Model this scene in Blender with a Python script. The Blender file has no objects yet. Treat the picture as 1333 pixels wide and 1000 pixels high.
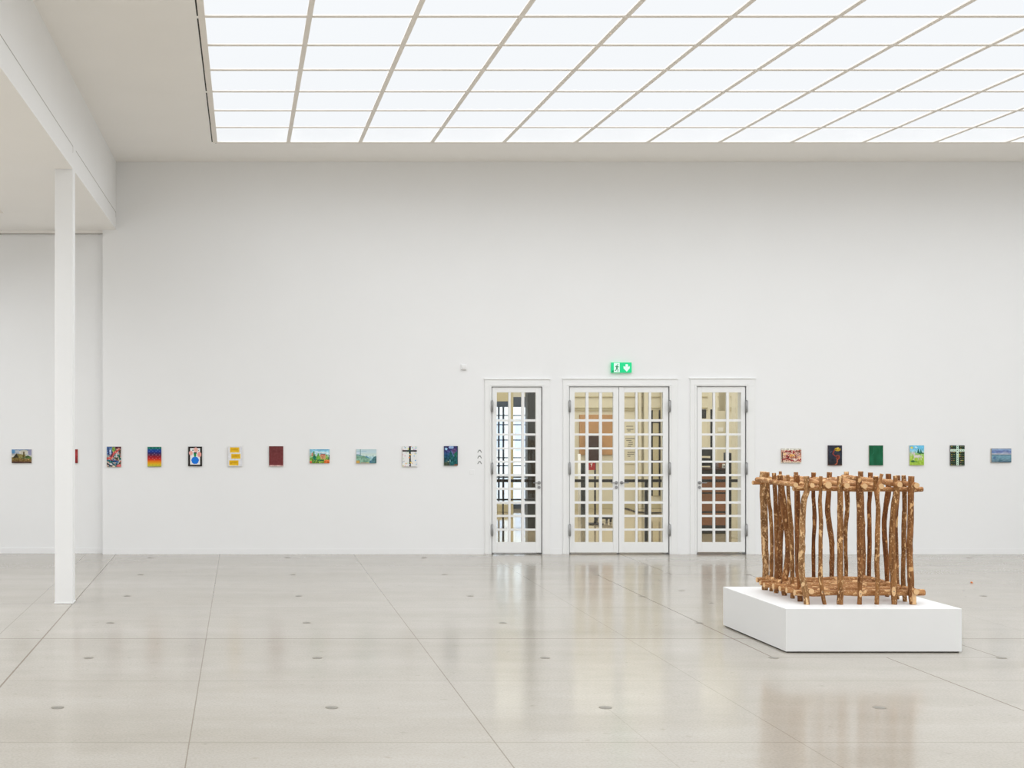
import bpy, bmesh, math, random
from mathutils import Vector, Matrix, noise
random.seed(7)
S = bpy.context.scene
COL = S.collection
PI = math.pi

# ------------------------------------------------------------------ camera
F = 1750.0            # focal length in pixels of the 1333 x 1000 frame
CH = 2.323            # eye height
VX, VY = 317.0, 532.0 # vanishing point of the room axis
YW = 21.44            # end wall
cam = bpy.data.cameras.new('camera')
cam.sensor_width = 36.0
cam.lens = F * 36.0 / 1333.0
cam.shift_x = (666.5 - VX) / 1333.0
cam.shift_y = (VY - 500.0) / 1333.0
cam.clip_start = 0.1; cam.clip_end = 300
co = bpy.data.objects.new('camera', cam)
co.location = (0, 0, CH); co.rotation_euler = (PI/2, 0, 0)
COL.objects.link(co); S.camera = co

# ------------------------------------------------------------------ world, exposure
w = bpy.data.worlds.new('world'); S.world = w; w.use_nodes = True
bg = w.node_tree.nodes['Background']
bg.inputs[0].default_value = (0.84, 0.91, 1.0, 1); bg.inputs[1].default_value = 3.0
S.view_settings.view_transform = 'Standard'; S.view_settings.look = 'None'
S.view_settings.gamma = 1; S.view_settings.use_curve_mapping = False
S.view_settings.exposure = 0.0

# ------------------------------------------------------------------ daylight above the glazed ceilings, added lobby fill light
def area(name, loc, sx, sy, power, color=(1, 1, 1), spread=180, rot=(0, 0, 0)):
    l = bpy.data.lights.new(name, 'AREA'); l.shape = 'RECTANGLE'; l.size = sx; l.size_y = sy
    l.energy = power; l.color = color; l.spread = math.radians(spread)
    o = bpy.data.objects.new(name, l); o.location = loc; o.rotation_euler = rot
    COL.objects.link(o); return o
ZC = 6.262            # main ceiling
ZA = 5.177            # aisle ceiling
SKX0, SKX1, SKY0, SKY1 = -0.40, -0.40 + 1.062*16, 19.90 - 1.066*25, 19.90
area('skylight_daylight', ((SKX0+SKX1)/2, (SKY0+SKY1)/2, ZC+0.06), SKX1-SKX0-0.1, SKY1-SKY0-0.1, 75000, (0.955, 0.98, 1.0), 163)
area('aisle_daylight', (-5.04, 8.2, ZA+0.06), 2.9, 22.6, 24000, (0.95, 0.975, 1.0), 160)
area('lobby_fill_light', (8.75, 26.4, 3.60), 11.0, 8.6, 430, (1.0, 0.975, 0.92), 180)  # added unseen fill light, spread wide for even light and faint floor reflection

# ------------------------------------------------------------------ materials
def lin(c):
    return tuple(((v/255)/12.92 if v/255 <= 0.04045 else ((v/255+0.055)/1.055)**2.4) for v in c[:3])
def mat(name, base, rough=0.5, metal=0.0, srgb=True, var=0.0, scale=6.0, bump=0.0, emit=None, estr=0, spec=0.5):
    m = bpy.data.materials.new(name); m.use_nodes = True
    nt = m.node_tree; b = nt.nodes['Principled BSDF']
    c = lin(base) if srgb else base
    b.inputs['Base Color'].default_value = (*c, 1); b.inputs['Roughness'].default_value = rough
    b.inputs['Metallic'].default_value = metal
    b.inputs['Specular IOR Level'].default_value = spec
    tc = nt.nodes.new('ShaderNodeTexCoord')
    nz = nt.nodes.new('ShaderNodeTexNoise'); nz.inputs['Scale'].default_value = scale; nz.inputs['Detail'].default_value = 4
    nt.links.new(tc.outputs['Object'], nz.inputs['Vector'])
    if var:
        r = nt.nodes.new('ShaderNodeValToRGB')
        r.color_ramp.elements[0].position = .3; r.color_ramp.elements[1].position = .7
        r.color_ramp.elements[0].color = (*[v*(1-var) for v in c], 1)
        r.color_ramp.elements[1].color = (*[min(1, v*(1+var)) for v in c], 1)
        nt.links.new(nz.outputs['Fac'], r.inputs['Fac']); nt.links.new(r.outputs['Color'], b.inputs['Base Color'])
    if bump:
        bp = nt.nodes.new('ShaderNodeBump'); bp.inputs['Strength'].default_value = bump; bp.inputs['Distance'].default_value = 0.01
        nt.links.new(nz.outputs['Fac'], bp.inputs['Height']); nt.links.new(bp.outputs['Normal'], b.inputs['Normal'])
    if emit:
        b.inputs['Emission Color'].default_value = (*lin(emit), 1); b.inputs['Emission Strength'].default_value = estr
    return m
M = {}
M['wall'] = mat('white_wall_paint', (0.88, 0.88, 0.878), 0.75, srgb=False, var=0.006, scale=1.2, spec=0.3)
M['ceiling'] = mat('ceiling_paint', (0.93, 0.905, 0.87), 0.9, srgb=False, var=0.01, scale=0.8, spec=0.2)
M['white'] = mat('white_lacquer', (0.88, 0.88, 0.87), 0.35, srgb=False, var=0.004, scale=2)
M['plinth'] = mat('white_plinth_paint', (0.79, 0.79, 0.785), 0.6, srgb=False, var=0.006, scale=3, spec=0.3)
M['bar'] = mat('glazing_bar_paint', (0.86, 0.81, 0.745), 0.6, srgb=False, var=0.01)
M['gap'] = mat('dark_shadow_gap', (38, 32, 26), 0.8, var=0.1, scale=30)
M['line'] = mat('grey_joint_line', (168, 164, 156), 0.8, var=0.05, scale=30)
M['steel'] = mat('brushed_steel', (168, 170, 172), 0.35, 0.8, var=0.05, scale=40)
M['darksteel'] = mat('dark_steel', (110, 110, 110), 0.4, 0.7, var=0.05, scale=40)
M['hinge'] = mat('grey_hinge_metal', (158, 158, 158), 0.45, 0.3, var=0.05, scale=40)
M['black'] = mat('black_metal', (28, 27, 28), 0.45, 0.2, var=0.1, scale=20)
M['cream'] = mat('cream_wall_paint', (222, 216, 196), 0.8, var=0.01, scale=2)
M['creamdk'] = mat('cream_moulding_paint', (196, 186, 152), 0.7, var=0.02, scale=2)
M['lobbyfloor'] = mat('tan_lobby_floor', (186, 170, 142), 0.06, var=0.08, scale=2)
M['blueframe'] = mat('dark_blue_frame', (52, 66, 86), 0.5, var=0.06, scale=3)
M['tan'] = mat('tan_wood_board', (190, 146, 100), 0.6, var=0.08, scale=3)
M['brown'] = mat('brown_wood_panel', (138, 92, 62), 0.35, var=0.15, scale=3)
M['darkbrown'] = mat('dark_brown_panel', (62, 38, 30), 0.35, var=0.15, scale=3)
M['charcoal'] = mat('charcoal_panel', (44, 46, 46), 0.4, var=0.15, scale=4)
M['red'] = mat('red_sign_paint', (176, 34, 34), 0.4, var=0.05, scale=10)
M['paper'] = mat('white_paper', (236, 236, 232), 0.7, var=0.01)
M['ink'] = mat('grey_ink', (110, 108, 100), 0.7, var=0.05)
M['vinyl'] = mat('grey_vinyl', (136, 138, 136), 0.6, var=0.03, scale=20)
M['disc'] = mat('grey_floor_cover', (138, 134, 126), 0.65, 0.0, spec=0.2, var=0.15, scale=60)
M['discring'] = mat('brown_ring_seal', (120, 112, 100), 0.7, spec=0.2, var=0.1, scale=60)
M['canvas'] = mat('canvas_edge', (206, 198, 184), 0.8, var=0.04, scale=40)
M['orange'] = mat('orange_scrap', (216, 120, 50), 0.7, var=0.1, scale=80)
M['facade'] = mat('pale_street_facade', (236, 234, 232), 0.8, var=0.05, scale=0.5)
M['paleblue'] = mat('pale_blue_window', (206, 216, 234), .3, var=.05)
M['asphalt'] = mat('street_asphalt', (190, 192, 198), 0.9, var=0.05, scale=1)
M['green_sign'] = mat('green_sign_face', (0, 190, 125), 0.4, var=0.02, emit=(0, 225, 140), estr=0.35)
M['white_sign'] = mat('white_sign_face', (225, 250, 240), 0.4, var=0.01, emit=(225, 255, 245), estr=0.2)

def glass_mat():
    m = bpy.data.materials.new('clear_glass'); m.use_nodes = True; nt = m.node_tree; nt.nodes.clear()
    o = nt.nodes.new('ShaderNodeOutputMaterial'); mx = nt.nodes.new('ShaderNodeMixShader')
    t = nt.nodes.new('ShaderNodeBsdfTransparent'); t.inputs[0].default_value = (0.95, 0.965, 0.955, 1)
    g = nt.nodes.new('ShaderNodeBsdfGlossy'); g.inputs['Roughness'].default_value = 0.02
    f = nt.nodes.new('ShaderNodeFresnel'); f.inputs[0].default_value = 1.45
    nt.links.new(f.outputs[0], mx.inputs[0]); nt.links.new(t.outputs[0], mx.inputs[1]); nt.links.new(g.outputs[0], mx.inputs[2])
    nt.links.new(mx.outputs[0], o.inputs[0]); return m
M['glass'] = glass_mat()

def pane_mat():
    # diffusing ceiling glass: part of the daylight is scattered (glow), part goes straight through
    m = bpy.data.materials.new('diffusing_ceiling_glass'); m.use_nodes = True; nt = m.node_tree; nt.nodes.clear()
    o = nt.nodes.new('ShaderNodeOutputMaterial'); mx = nt.nodes.new('ShaderNodeMixShader')
    t = nt.nodes.new('ShaderNodeBsdfTransparent'); t.inputs[0].default_value = (1, 1, 1, 1)
    e = nt.nodes.new('ShaderNodeEmission'); e.inputs[0].default_value = (0.885, 0.905, 0.925, 1); e.inputs[1].default_value = 1.0
    tc = nt.nodes.new('ShaderNodeTexCoord'); nz = nt.nodes.new('ShaderNodeTexNoise'); nz.inputs['Scale'].default_value = .12
    mr = nt.nodes.new('ShaderNodeMapRange'); mr.inputs['To Min'].default_value = 0.97; mr.inputs['To Max'].default_value = 1.02
    nt.links.new(tc.outputs['Object'], nz.inputs['Vector']); nt.links.new(nz.outputs['Fac'], mr.inputs['Value']); nt.links.new(mr.outputs[0], e.inputs[1])
    mx.inputs[0].default_value = 0.85
    nt.links.new(t.outputs[0], mx.inputs[1]); nt.links.new(e.outputs[0], mx.inputs[2]); nt.links.new(mx.outputs[0], o.inputs[0]); return m
M['pane'] = pane_mat()

def floor_mat():
    m = bpy.data.materials.new('polished_concrete_floor'); m.use_nodes = True; nt = m.node_tree
    b = nt.nodes['Principled BSDF']; L = nt.links.new
    tc = nt.nodes.new('ShaderNodeTexCoord'); sep = nt.nodes.new('ShaderNodeSeparateXYZ'); L(tc.outputs['Object'], sep.inputs[0])
    X, Y = sep.outputs[0], sep.outputs[1]
    def math_(op, a, bb=None, c=None):
        n = nt.nodes.new('ShaderNodeMath'); n.operation = op
        for i, v in enumerate((a, bb, c)):
            if v is None: continue
            if isinstance(v, (int, float)): n.inputs[i].default_value = v
            else: L(v, n.inputs[i])
        return n.outputs[0]
    def stripe(coord, c0, wd, period=None):
        d = math_('SUBTRACT', coord, c0)
        if period: d = math_('SUBTRACT', math_('PINGPONG', math_('ADD', d, period*40), period/2), 0.0)
        else: d = math_('ABSOLUTE', d)
        return math_('LESS_THAN', d, wd/2)
    def rng(coord, a, bb):
        return math_('MULTIPLY', math_('GREATER_THAN', coord, a), math_('LESS_THAN', coord, bb))
    terms = []
    def add(mask, k): terms.append(math_('MULTIPLY', mask, k))
    hall = math_('GREATER_THAN', X, -2.0)
    add(stripe(X, -2.032, 0.016), 0.75)
    long_ = math_('MULTIPLY', stripe(X, -0.378, 0.009, 2.127), hall)
    add(math_('MULTIPLY', long_, math_('LESS_THAN', X, 3.0)), 0.62)
    add(math_('MULTIPLY', long_, math_('GREATER_THAN', X, 7.5)), 0.25)
    add(math_('MULTIPLY', stripe(X, 3.876, 0.008), math_('GREATER_THAN', Y, 0)), 0.40)
    add(math_('MULTIPLY', stripe(Y, 13.57, 0.018, 2.11), hall), 0.26)
    add(stripe(Y, 13.57, 0.030), 0.55)
    add(math_('MULTIPLY', stripe(Y, 9.36, 0.010), hall), 0.30)
    # cable duct jogging around the middle line
    add(math_('MULTIPLY', stripe(X, 6.0, 0.014), math_('GREATER_THAN', Y, 18.82)), 0.75)
    add(math_('MULTIPLY', stripe(X, 6.0, 0.014), math_('LESS_THAN', Y, 12.55)), 0.8)
    add(math_('MULTIPLY', stripe(X, 4.94, 0.014), rng(Y, 12.5, 18.82)), 0.85)
    add(math_('MULTIPLY', stripe(X, 7.06, 0.014), rng(Y, 12.5, 18.82)), 0.75)
    add(math_('MULTIPLY', stripe(Y, 12.55, 0.018), rng(X, 4.94, 7.06)), 0.5)
    add(math_('MULTIPLY', stripe(Y, 18.82, 0.03), rng(X, 4.94, 7.06)), 0.5)
    add(math_('MULTIPLY', stripe(X, 2.82, 0.006), math_('LESS_THAN', Y, 10.4)), 0.25)
    aisle = math_('LESS_THAN', X, -2.04)
    add(math_('MULTIPLY', stripe(X, -2.51, 0.010), aisle), 0.45)
    add(math_('MULTIPLY', stripe(Y, 16.0, 0.012), aisle), 0.6)
    tot = terms[0]
    for t in terms[1:]: tot = math_('MAXIMUM', tot, t)
    def noise_(scale, det, stretch=(1, 1, 1), rough=0.5):
        mp = nt.nodes.new('ShaderNodeMapping'); mp.inputs['Scale'].default_value = stretch; L(tc.outputs['Object'], mp.inputs[0])
        n = nt.nodes.new('ShaderNodeTexNoise'); n.inputs['Scale'].default_value = scale; n.inputs['Detail'].default_value = det
        n.inputs['Roughness'].default_value = rough; L(mp.outputs[0], n.inputs['Vector']); return n.outputs['Fac']
    def ramp(fac, stops):
        r = nt.nodes.new('ShaderNodeValToRGB'); e = r.color_ramp.elements
        e[0].position, e[0].color = stops[0][0], (*stops[0][1], 1); e[1].position, e[1].color = stops[1][0], (*stops[1][1], 1)
        for p, c in stops[2:]: q = e.new(p); q.color = (*c, 1)
        L(fac, r.inputs[0]); return r.outputs[0]
    def mixc(kind, fac, a, bb):
        n = nt.nodes.new('ShaderNodeMixRGB'); n.blend_type = kind
        if isinstance(fac, (int, float)): n.inputs[0].default_value = fac
        else: L(fac, n.inputs[0])
        for i, v in ((1, a), (2, bb)):
            if isinstance(v, tuple): n.inputs[i].default_value = (*v, 1)
            else: L(v, n.inputs[i])
        return n.outputs[0]
    A = (FC[0]*0.90, FC[1]*0.89, FC[2]*0.865); B = (FC[0]*1.07, FC[1]*1.08, FC[2]*1.10)
    c = ramp(noise_(0.55, 6, (0.35, 1.6, 1), 0.6), [(0.32, A), (0.68, B)])
    c = mixc('MULTIPLY', 0.5, c, ramp(noise_(2.2, 5, (1, 1, 1), .65), [(0.3, (.86, .85, .84)), (0.7, (1, 1, 1))]))
    c = mixc('MULTIPLY', 0.55, c, ramp(noise_(55, 2), [(0.35, (.80, .79, .78)), (0.6, (1, 1, 1))]))
    c = mixc('MULTIPLY', 0.6, c, ramp(noise_(9, 3, (1, 1, 1)), [(0.24, (.74, .70, .66)), (0.33, (1, 1, 1))]))
    c = mixc('MIX', tot, c, lin((104, 88, 70)))
    L(math_('MULTIPLY', math_('SUBTRACT', 1.0, tot), 0.5), b.inputs['Specular IOR Level'])
    L(c, b.inputs['Base Color'])
    rr = nt.nodes.new('ShaderNodeMapRange'); rr.inputs['To Min'].default_value = 0.10; rr.inputs['To Max'].default_value = 0.22
    L(noise_(1.3, 4, (0.5, 1.5, 1)), rr.inputs['Value']); L(rr.outputs[0], b.inputs['Roughness'])
    bp = nt.nodes.new('ShaderNodeBump'); bp.inputs['Strength'].default_value = 0.06; bp.inputs['Distance'].default_value = 0.01
    L(noise_(7, 3), bp.inputs['Height']); L(bp.outputs[0], b.inputs['Normal'])
    b.inputs['IOR'].default_value = 1.45
    return m
FC = (0.425, 0.392, 0.338)
M['floor'] = floor_mat()

def wood_mat(name, dark, mid, pale, amount, seed, axis='Z'):
    m = bpy.data.materials.new(name); m.use_nodes = True; nt = m.node_tree; L = nt.links.new
    b = nt.nodes['Principled BSDF']; b.inputs['Roughness'].default_value = 0.6; b.inputs['Specular IOR Level'].default_value = 0.25
    tc = nt.nodes.new('ShaderNodeTexCoord')
    def nz(scale, stretch, det=4, off=0):
        mp = nt.nodes.new('ShaderNodeMapping'); mp.inputs['Scale'].default_value = stretch
        mp.inputs['Location'].default_value = (seed*3.1+off, seed*1.7, seed*2.3+off); L(tc.outputs['Object'], mp.inputs[0])
        n = nt.nodes.new('ShaderNodeTexNoise'); n.inputs['Scale'].default_value = scale; n.inputs['Detail'].default_value = det
        L(mp.outputs[0], n.inputs['Vector']); return n.outputs['Fac']
    st = {'Z': (1, 1, .22), 'X': (.22, 1, 1), 'Y': (1, .22, 1)}[axis]
    st2 = {'Z': (1, 1, .5), 'X': (.5, 1, 1), 'Y': (1, .5, 1)}[axis]
    def ramp(f, p0, c0, p1, c1):
        r = nt.nodes.new('ShaderNodeValToRGB'); e = r.color_ramp.elements
        e[0].position, e[0].color = p0, (*c0, 1); e[1].position, e[1].color = p1, (*c1, 1); L(f, r.inputs[0]); return r.outputs[0]
    def mix(f, a, bb):
        n = nt.nodes.new('ShaderNodeMixRGB'); L(f, n.inputs[0]); L(a, n.inputs[1])
        if isinstance(bb, tuple): n.inputs[2].default_value = (*bb, 1)
        else: L(bb, n.inputs[2])
        return n.outputs[0]
    bark = ramp(nz(30, st), .32, lin(dark), .66, lin(mid))
    k = amount
    patch = ramp(nz(22, st2, 3, 5), .62-k, (0, 0, 0), .66-k, (1, 1, 1))      # scraped pale patches
    fleck = ramp(nz(85, st2, 2, 9), .60-k*.5, (0, 0, 0), .66-k*.5, (1, 1, 1)) # small flecks
    c = mix(patch, bark, ramp(nz(60, st, 3, 2), .3, lin(pale), .8, lin(tuple(min(255, v*1.10) for v in pale))))
    c = mix(fleck, c, lin(tuple(v*.96 for v in pale)))
    L(c, b.inputs['Base Color'])
    bp = nt.nodes.new('ShaderNodeBump'); bp.inputs['Strength'].default_value = .5; bp.inputs['Distance'].default_value = .006
    L(nz(40, st), bp.inputs['Height']); L(bp.outputs[0], b.inputs['Normal'])
    return m
WOOD = [wood_mat('peeled_bark_%d' % i, d, m_, p, a, i+1) for i, (d, m_, p, a) in enumerate([
    ((104, 66, 34), (160, 112, 66), (212, 172, 122), .01),
    ((96, 58, 30), (152, 102, 58), (208, 166, 116), -.01),
    ((112, 78, 46), (168, 124, 80), (218, 182, 136), .05),
    ((92, 54, 26), (146, 92, 48), (200, 150, 96), -.05)])]
WOODP = [wood_mat('scraped_log_%s' % a, (136, 86, 46), (188, 136, 86), (222, 182, 132), .03, 7+i, a) for i, a in enumerate('XYZ')]
M['cut'] = mat('cut_wood_end', (222, 182, 134), 0.7, var=0.06, scale=60)
M['screw'] = M['steel']

# ------------------------------------------------------------------ mesh helpers
class MB:
    def __init__(self): self.bm = bmesh.new()
    def box(self, x0, x1, y0, y1, z0, z1, mi=0):
        vs = [self.bm.verts.new((x, y, z)) for x in (x0, x1) for y in (y0, y1) for z in (z0, z1)]
        for f in ((0,1,3,2), (4,6,7,5), (0,4,5,1), (2,3,7,6), (0,2,6,4), (1,5,7,3)):
            fc = self.bm.faces.new([vs[i] for i in f]); fc.material_index = mi
        return self
    def cyl(self, p0, p1, r, n=16, r1=None, mi=0):
        p0, p1 = Vector(p0), Vector(p1); d = (p1-p0).normalized()
        a = d.orthogonal().normalized(); c = d.cross(a); r1 = r if r1 is None else r1
        A = [self.bm.verts.new(p0 + (a*math.cos(t)+c*math.sin(t))*r) for t in (2*PI*i/n for i in range(n))]
        B = [self.bm.verts.new(p1 + (a*math.cos(t)+c*math.sin(t))*r1) for t in (2*PI*i/n for i in range(n))]
        for i in range(n):
            f = self.bm.faces.new((A[i], A[(i+1) % n], B[(i+1) % n], B[i])); f.smooth = True; f.material_index = mi
        self.bm.faces.new(A[::-1]).material_index = mi; self.bm.faces.new(B).material_index = mi
        return self
    def tube(self, pts, r, n=8, mi=0):
        for a, b in zip(pts, pts[1:]): self.cyl(a, b, r, n, mi=mi)
        return self
    def plate(self, pts, y0, y1, mi=0):        # polygon in the xz plane, extruded along y
        A = [self.bm.verts.new((x, y0, z)) for x, z in pts]; B = [self.bm.verts.new((x, y1, z)) for x, z in pts]
        n = len(pts); fs = [self.bm.faces.new(A), self.bm.faces.new(B[::-1])]
        for i in range(n): fs.append(self.bm.faces.new((A[i], B[i], B[(i+1) % n], A[(i+1) % n])))
        for f in fs: f.material_index = mi
        return self
    def build(self, name, mats, parent=None, bevel=0.0, loc=None, seg=2):
        bmesh.ops.recalc_face_normals(self.bm, faces=self.bm.faces)
        me = bpy.data.meshes.new(name); self.bm.to_mesh(me); self.bm.free()
        for m in (mats if isinstance(mats, (list, tuple)) else [mats]): me.materials.append(m)
        o = bpy.data.objects.new(name, me); COL.objects.link(o)
        if parent is not None: o.parent = parent; 
        if parent is not None and parent.type == 'EMPTY': o.location = tuple(-v for v in parent.location)
        if bevel:
            b = o.modifiers.new('bevel', 'BEVEL'); b.width = bevel; b.segments = seg; b.limit_method = 'ANGLE'
        return o
def tag(o, label=None, cat=None, group=None, kind=None):
    if label: o['label'] = label
    if cat: o['category'] = cat
    if group: o['group'] = group
    if kind: o['kind'] = kind
    return o
def empty(name, loc):
    o = bpy.data.objects.new(name, None); o.location = loc; o.empty_display_size = .1; COL.objects.link(o); return o
def struct(name, mb, m, **k): return tag(mb.build(name, m, **k), kind='structure')
def PX(px, d=YW): return (px - VX) * d / F
def PZ(py, d=YW): return CH - (py - VY) * d / F

# ------------------------------------------------------------------ room shell
AX = -2.246; HX = -2.033               # beam / column line
RX = SKX1 + 1.9; LX = -7.2; BY = -8.0  # right wall, aisle outer wall, rear wall
YALC = 21.56; YPIL = YW
struct('floor', MB().box(LX, RX, BY, 21.7, -0.15, 0), M['floor'])
# door openings in px
OPEN = [(639.6, 705.7, 503.5), (740.5, 871.2, 503.2), (906.6, 971.1, 502.8)]
mb = MB(); x = AX
for a, b, t in OPEN:
    mb.box(x, PX(a), YW, YW+.24, 0, ZC+.1); mb.box(PX(a), PX(b), YW, YW+.24, PZ(t), ZC+.1); x = PX(b)
mb.box(x, RX+.2, YW, YW+.24, 0, ZC+.1)
struct('wall_back', mb, M['wall'])
mb = MB().box(LX-.2, AX, YALC, YALC+.2, 0, ZA+.1)
struct('wall_alcove', mb, M['wall'])
struct('trim_1', MB().box(LX, AX, YALC-.03, YALC, PZ(304.3, YALC), ZA), M['ceiling'])
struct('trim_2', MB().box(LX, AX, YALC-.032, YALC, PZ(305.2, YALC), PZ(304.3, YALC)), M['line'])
struct('wall_left', MB().box(LX-.2, LX, BY, YALC, 0, ZA+.1), M['wall'])
struct('wall_right', MB().box(RX, RX+.2, BY, YW, 0, ZC+.1), M['wall'])
struct('wall_rear', MB().box(LX, RX, BY-.2, BY, 0, ZC+.1), M['wall'])
# ceilings round the glazed fields
mb = MB(); zt = ZC+.25
mb.box(HX, SKX0-.053, BY, YW, ZC, zt); mb.box(SKX1+.05, RX, BY, YW, ZC, zt)
mb.box(SKX0-.053, SKX1+.05, SKY1+.034, YW, ZC, zt); mb.box(SKX0-.05, SKX1+.05, BY, SKY0, ZC, zt)
mb.box(AX, HX-.001, BY, YW, ZA, ZA+.004); mb.box(-3.51, AX, BY, YALC, ZA, ZA+.25); mb.box(-6.55, -3.51, 19.62, YALC, ZA, ZA+.25); mb.box(LX, -6.55, BY, YALC, ZA, ZA+.25)
mb.box(-6.55, -3.51, BY, -3.2, ZA, ZA+.25)
struct('ceiling', mb, M['ceiling'])
# lintel wall above the aisle
mb = MB().box(AX, HX, BY, YW, ZA+.004, zt)
zg = PZ(277, YPIL)
struct('trim_3', mb, M['wall'])
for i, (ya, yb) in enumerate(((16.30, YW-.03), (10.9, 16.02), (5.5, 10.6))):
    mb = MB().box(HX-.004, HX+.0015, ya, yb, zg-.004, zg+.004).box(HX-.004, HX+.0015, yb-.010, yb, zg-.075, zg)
    struct('trim_%d' % (4+i), mb, M['line'])  # raised grey strips, the shade of a groove put into their colour
# low skirting, flush and white
mb = MB(); segs = [(AX, PX(630.5)), (PX(716), PX(732.5)), (PX(881), PX(897.5)), (PX(982.5), RX)]
for a, b in segs: mb.box(a, b, YW-.004, YW, 0, .09)
struct('baseboard_back', mb, M['wall'])
struct('baseboard_alcove', MB().box(LX, AX, YALC-.008, YALC, 0, .09), M['wall'])

# ------------------------------------------------------------------ glazed ceiling
def skylight(name, x0, x1, y0, y1, z, dx, dy, label):
    r = empty(name, ((x0+x1)/2, (y0+y1)/2, z)); tag(r, label, 'skylight', kind='structure')
    MB().box(x0, x1, y0, y1, z+.006, z+.010).build('glass_panes', M['pane'], r)
    mb = MB(); n = round((x1-x0)/dx)
    for i in range(n+1):
        xx = x0 + i*dx; hw = .028 if 0 < i < n else .034
        mb.box(xx-hw-(.02 if i == 0 else 0), xx+(.05 if i == n else .028 if i else .014), y0, y1, z-.006, z+.014)
    n = round((y1-y0)/dy)
    for i in range(n+1):
        yy = y1 - i*dy; mb.box(x0, x1, yy-.034, yy+.034, z-.003, z+.012)
    mb.build('glazing_bars', M['bar'], r)
    return r
sk = skylight('window_1', SKX0, SKX1, SKY0, SKY1, ZC, 1.062, 1.066, 'large gridded skylight of bright diffusing panes above the hall')
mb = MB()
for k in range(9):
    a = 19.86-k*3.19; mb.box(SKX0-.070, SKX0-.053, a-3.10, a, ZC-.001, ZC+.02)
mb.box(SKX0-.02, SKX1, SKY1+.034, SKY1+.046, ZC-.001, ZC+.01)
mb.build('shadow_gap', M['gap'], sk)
skylight('window_2', -6.55, -3.545, -3.2, 19.594, ZA, 1.0, 1.066, 'gridded skylight over the side aisle, one corner at left edge')

# ------------------------------------------------------------------ column
col = empty('column', ((AX+HX)/2, 16.1, 0)); tag(col, 'square white column standing at left between hall and side aisle', 'column')
MB().box(AX, HX, 16.0, 16.23, 0.012, ZA).build('shaft', M['wall'], col, bevel=.004)
MB().box(AX-.008, HX+.008, 15.992, 16.238, 0, .016).build('base', M['wall'], col, bevel=.004)

# ------------------------------------------------------------------ doors
def lever(parent, x, y, z, side):
    mb = MB().cyl((x, y, z), (x, y-.012, z), .026, 20).cyl((x, y-.012, z), (x, y-.05, z), .009, 12)
    mb.cyl((x-side*.008, y-.05, z), (x+side*.10, y-.05, z), .009, 12, .007)
    mb.build('door_handle', M['hinge'], parent)
    MB().cyl((x, y, z-.075), (x, y-.012, z-.075), .024, 20).box(x-.003, x+.003, y-.0135, y-.012, z-.086, z-.066).build('lock_rosette', M['hinge'], parent)
PANEY = [(182, 307), (318, 373), (383, 438), (447, 500), (509, 562), (572, 625), (636, 689), (700, 752), (762, 816), (825, 879)]
PANEY = [(460+a/3.571, 460+b/3.571) for a, b in PANEY]
def leaf(root, x0, x1, top, bot, cols, hinge, hand, knob=False):
    yf = YW + .004; yb = yf + .045
    X0, X1, ZT, ZB = PX(x0), PX(x1), PZ(top), PZ(bot)
    mb = MB(); cs = [(PX(a), PX(b)) for a, b in cols]; rs = [(PZ(b), PZ(a)) for a, b in PANEY][::-1]
    mb.box(X0, cs[0][0], yf, yb, ZB, ZT); mb.box(cs[-1][1], X1, yf, yb, ZB, ZT)
    mb.box(cs[0][0], cs[-1][1], yf, yb, ZB, rs[0][0]); mb.box(cs[0][0], cs[-1][1], yf, yb, rs[-1][1], ZT)
    for a, b in zip(cs, cs[1:]): mb.box(a[1], b[0], yf+.004, yb-.004, rs[0][0], rs[-1][1])
    for a, b in zip(rs, rs[1:]):
        for c in cs: mb.box(c[0], c[1], yf+.004, yb-.004, a[1], b[0])
    lf = mb.build('door_leaf', M['white'], root, bevel=.003)
    def sub(o): o.parent = lf; o.location = (0, 0, 0); return o
    sub(MB().box(cs[0][0], cs[-1][1], yf+.020, yf+.024, rs[0][0], rs[-1][1]).build('glass_panes', M['glass']))
    hx = X0 if hinge < 0 else X1
    for py in (529, 610, 690):
        z = PZ(py); s = hinge
        cx = hx + s*.006; cy = YW-.040
        mb = MB().cyl((cx, cy, z-.088), (cx, cy, z+.088), .0175, 16)
        mb.cyl((cx, cy, z-.10), (cx, cy, z-.088), .010, 12).cyl((cx, cy, z+.088), (cx, cy, z+.10), .010, 12)
        mb.box(cx-.006, cx+.006, cy, yf+.01, z-.085, z+.085)
        sub(mb.build('hinge', M['hinge']))
    hxx = (X1-.038) if hinge < 0 else (X0+.038)
    z = PZ(628.5)
    before = set(COL.objects)
    lever(None, hxx, yf, z, -1 if hinge < 0 else 1)
    for o in set(COL.objects) - before:
        if knob and o.name.startswith('lock'): bpy.data.objects.remove(o); continue
        o.parent = lf
    return lf
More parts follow.
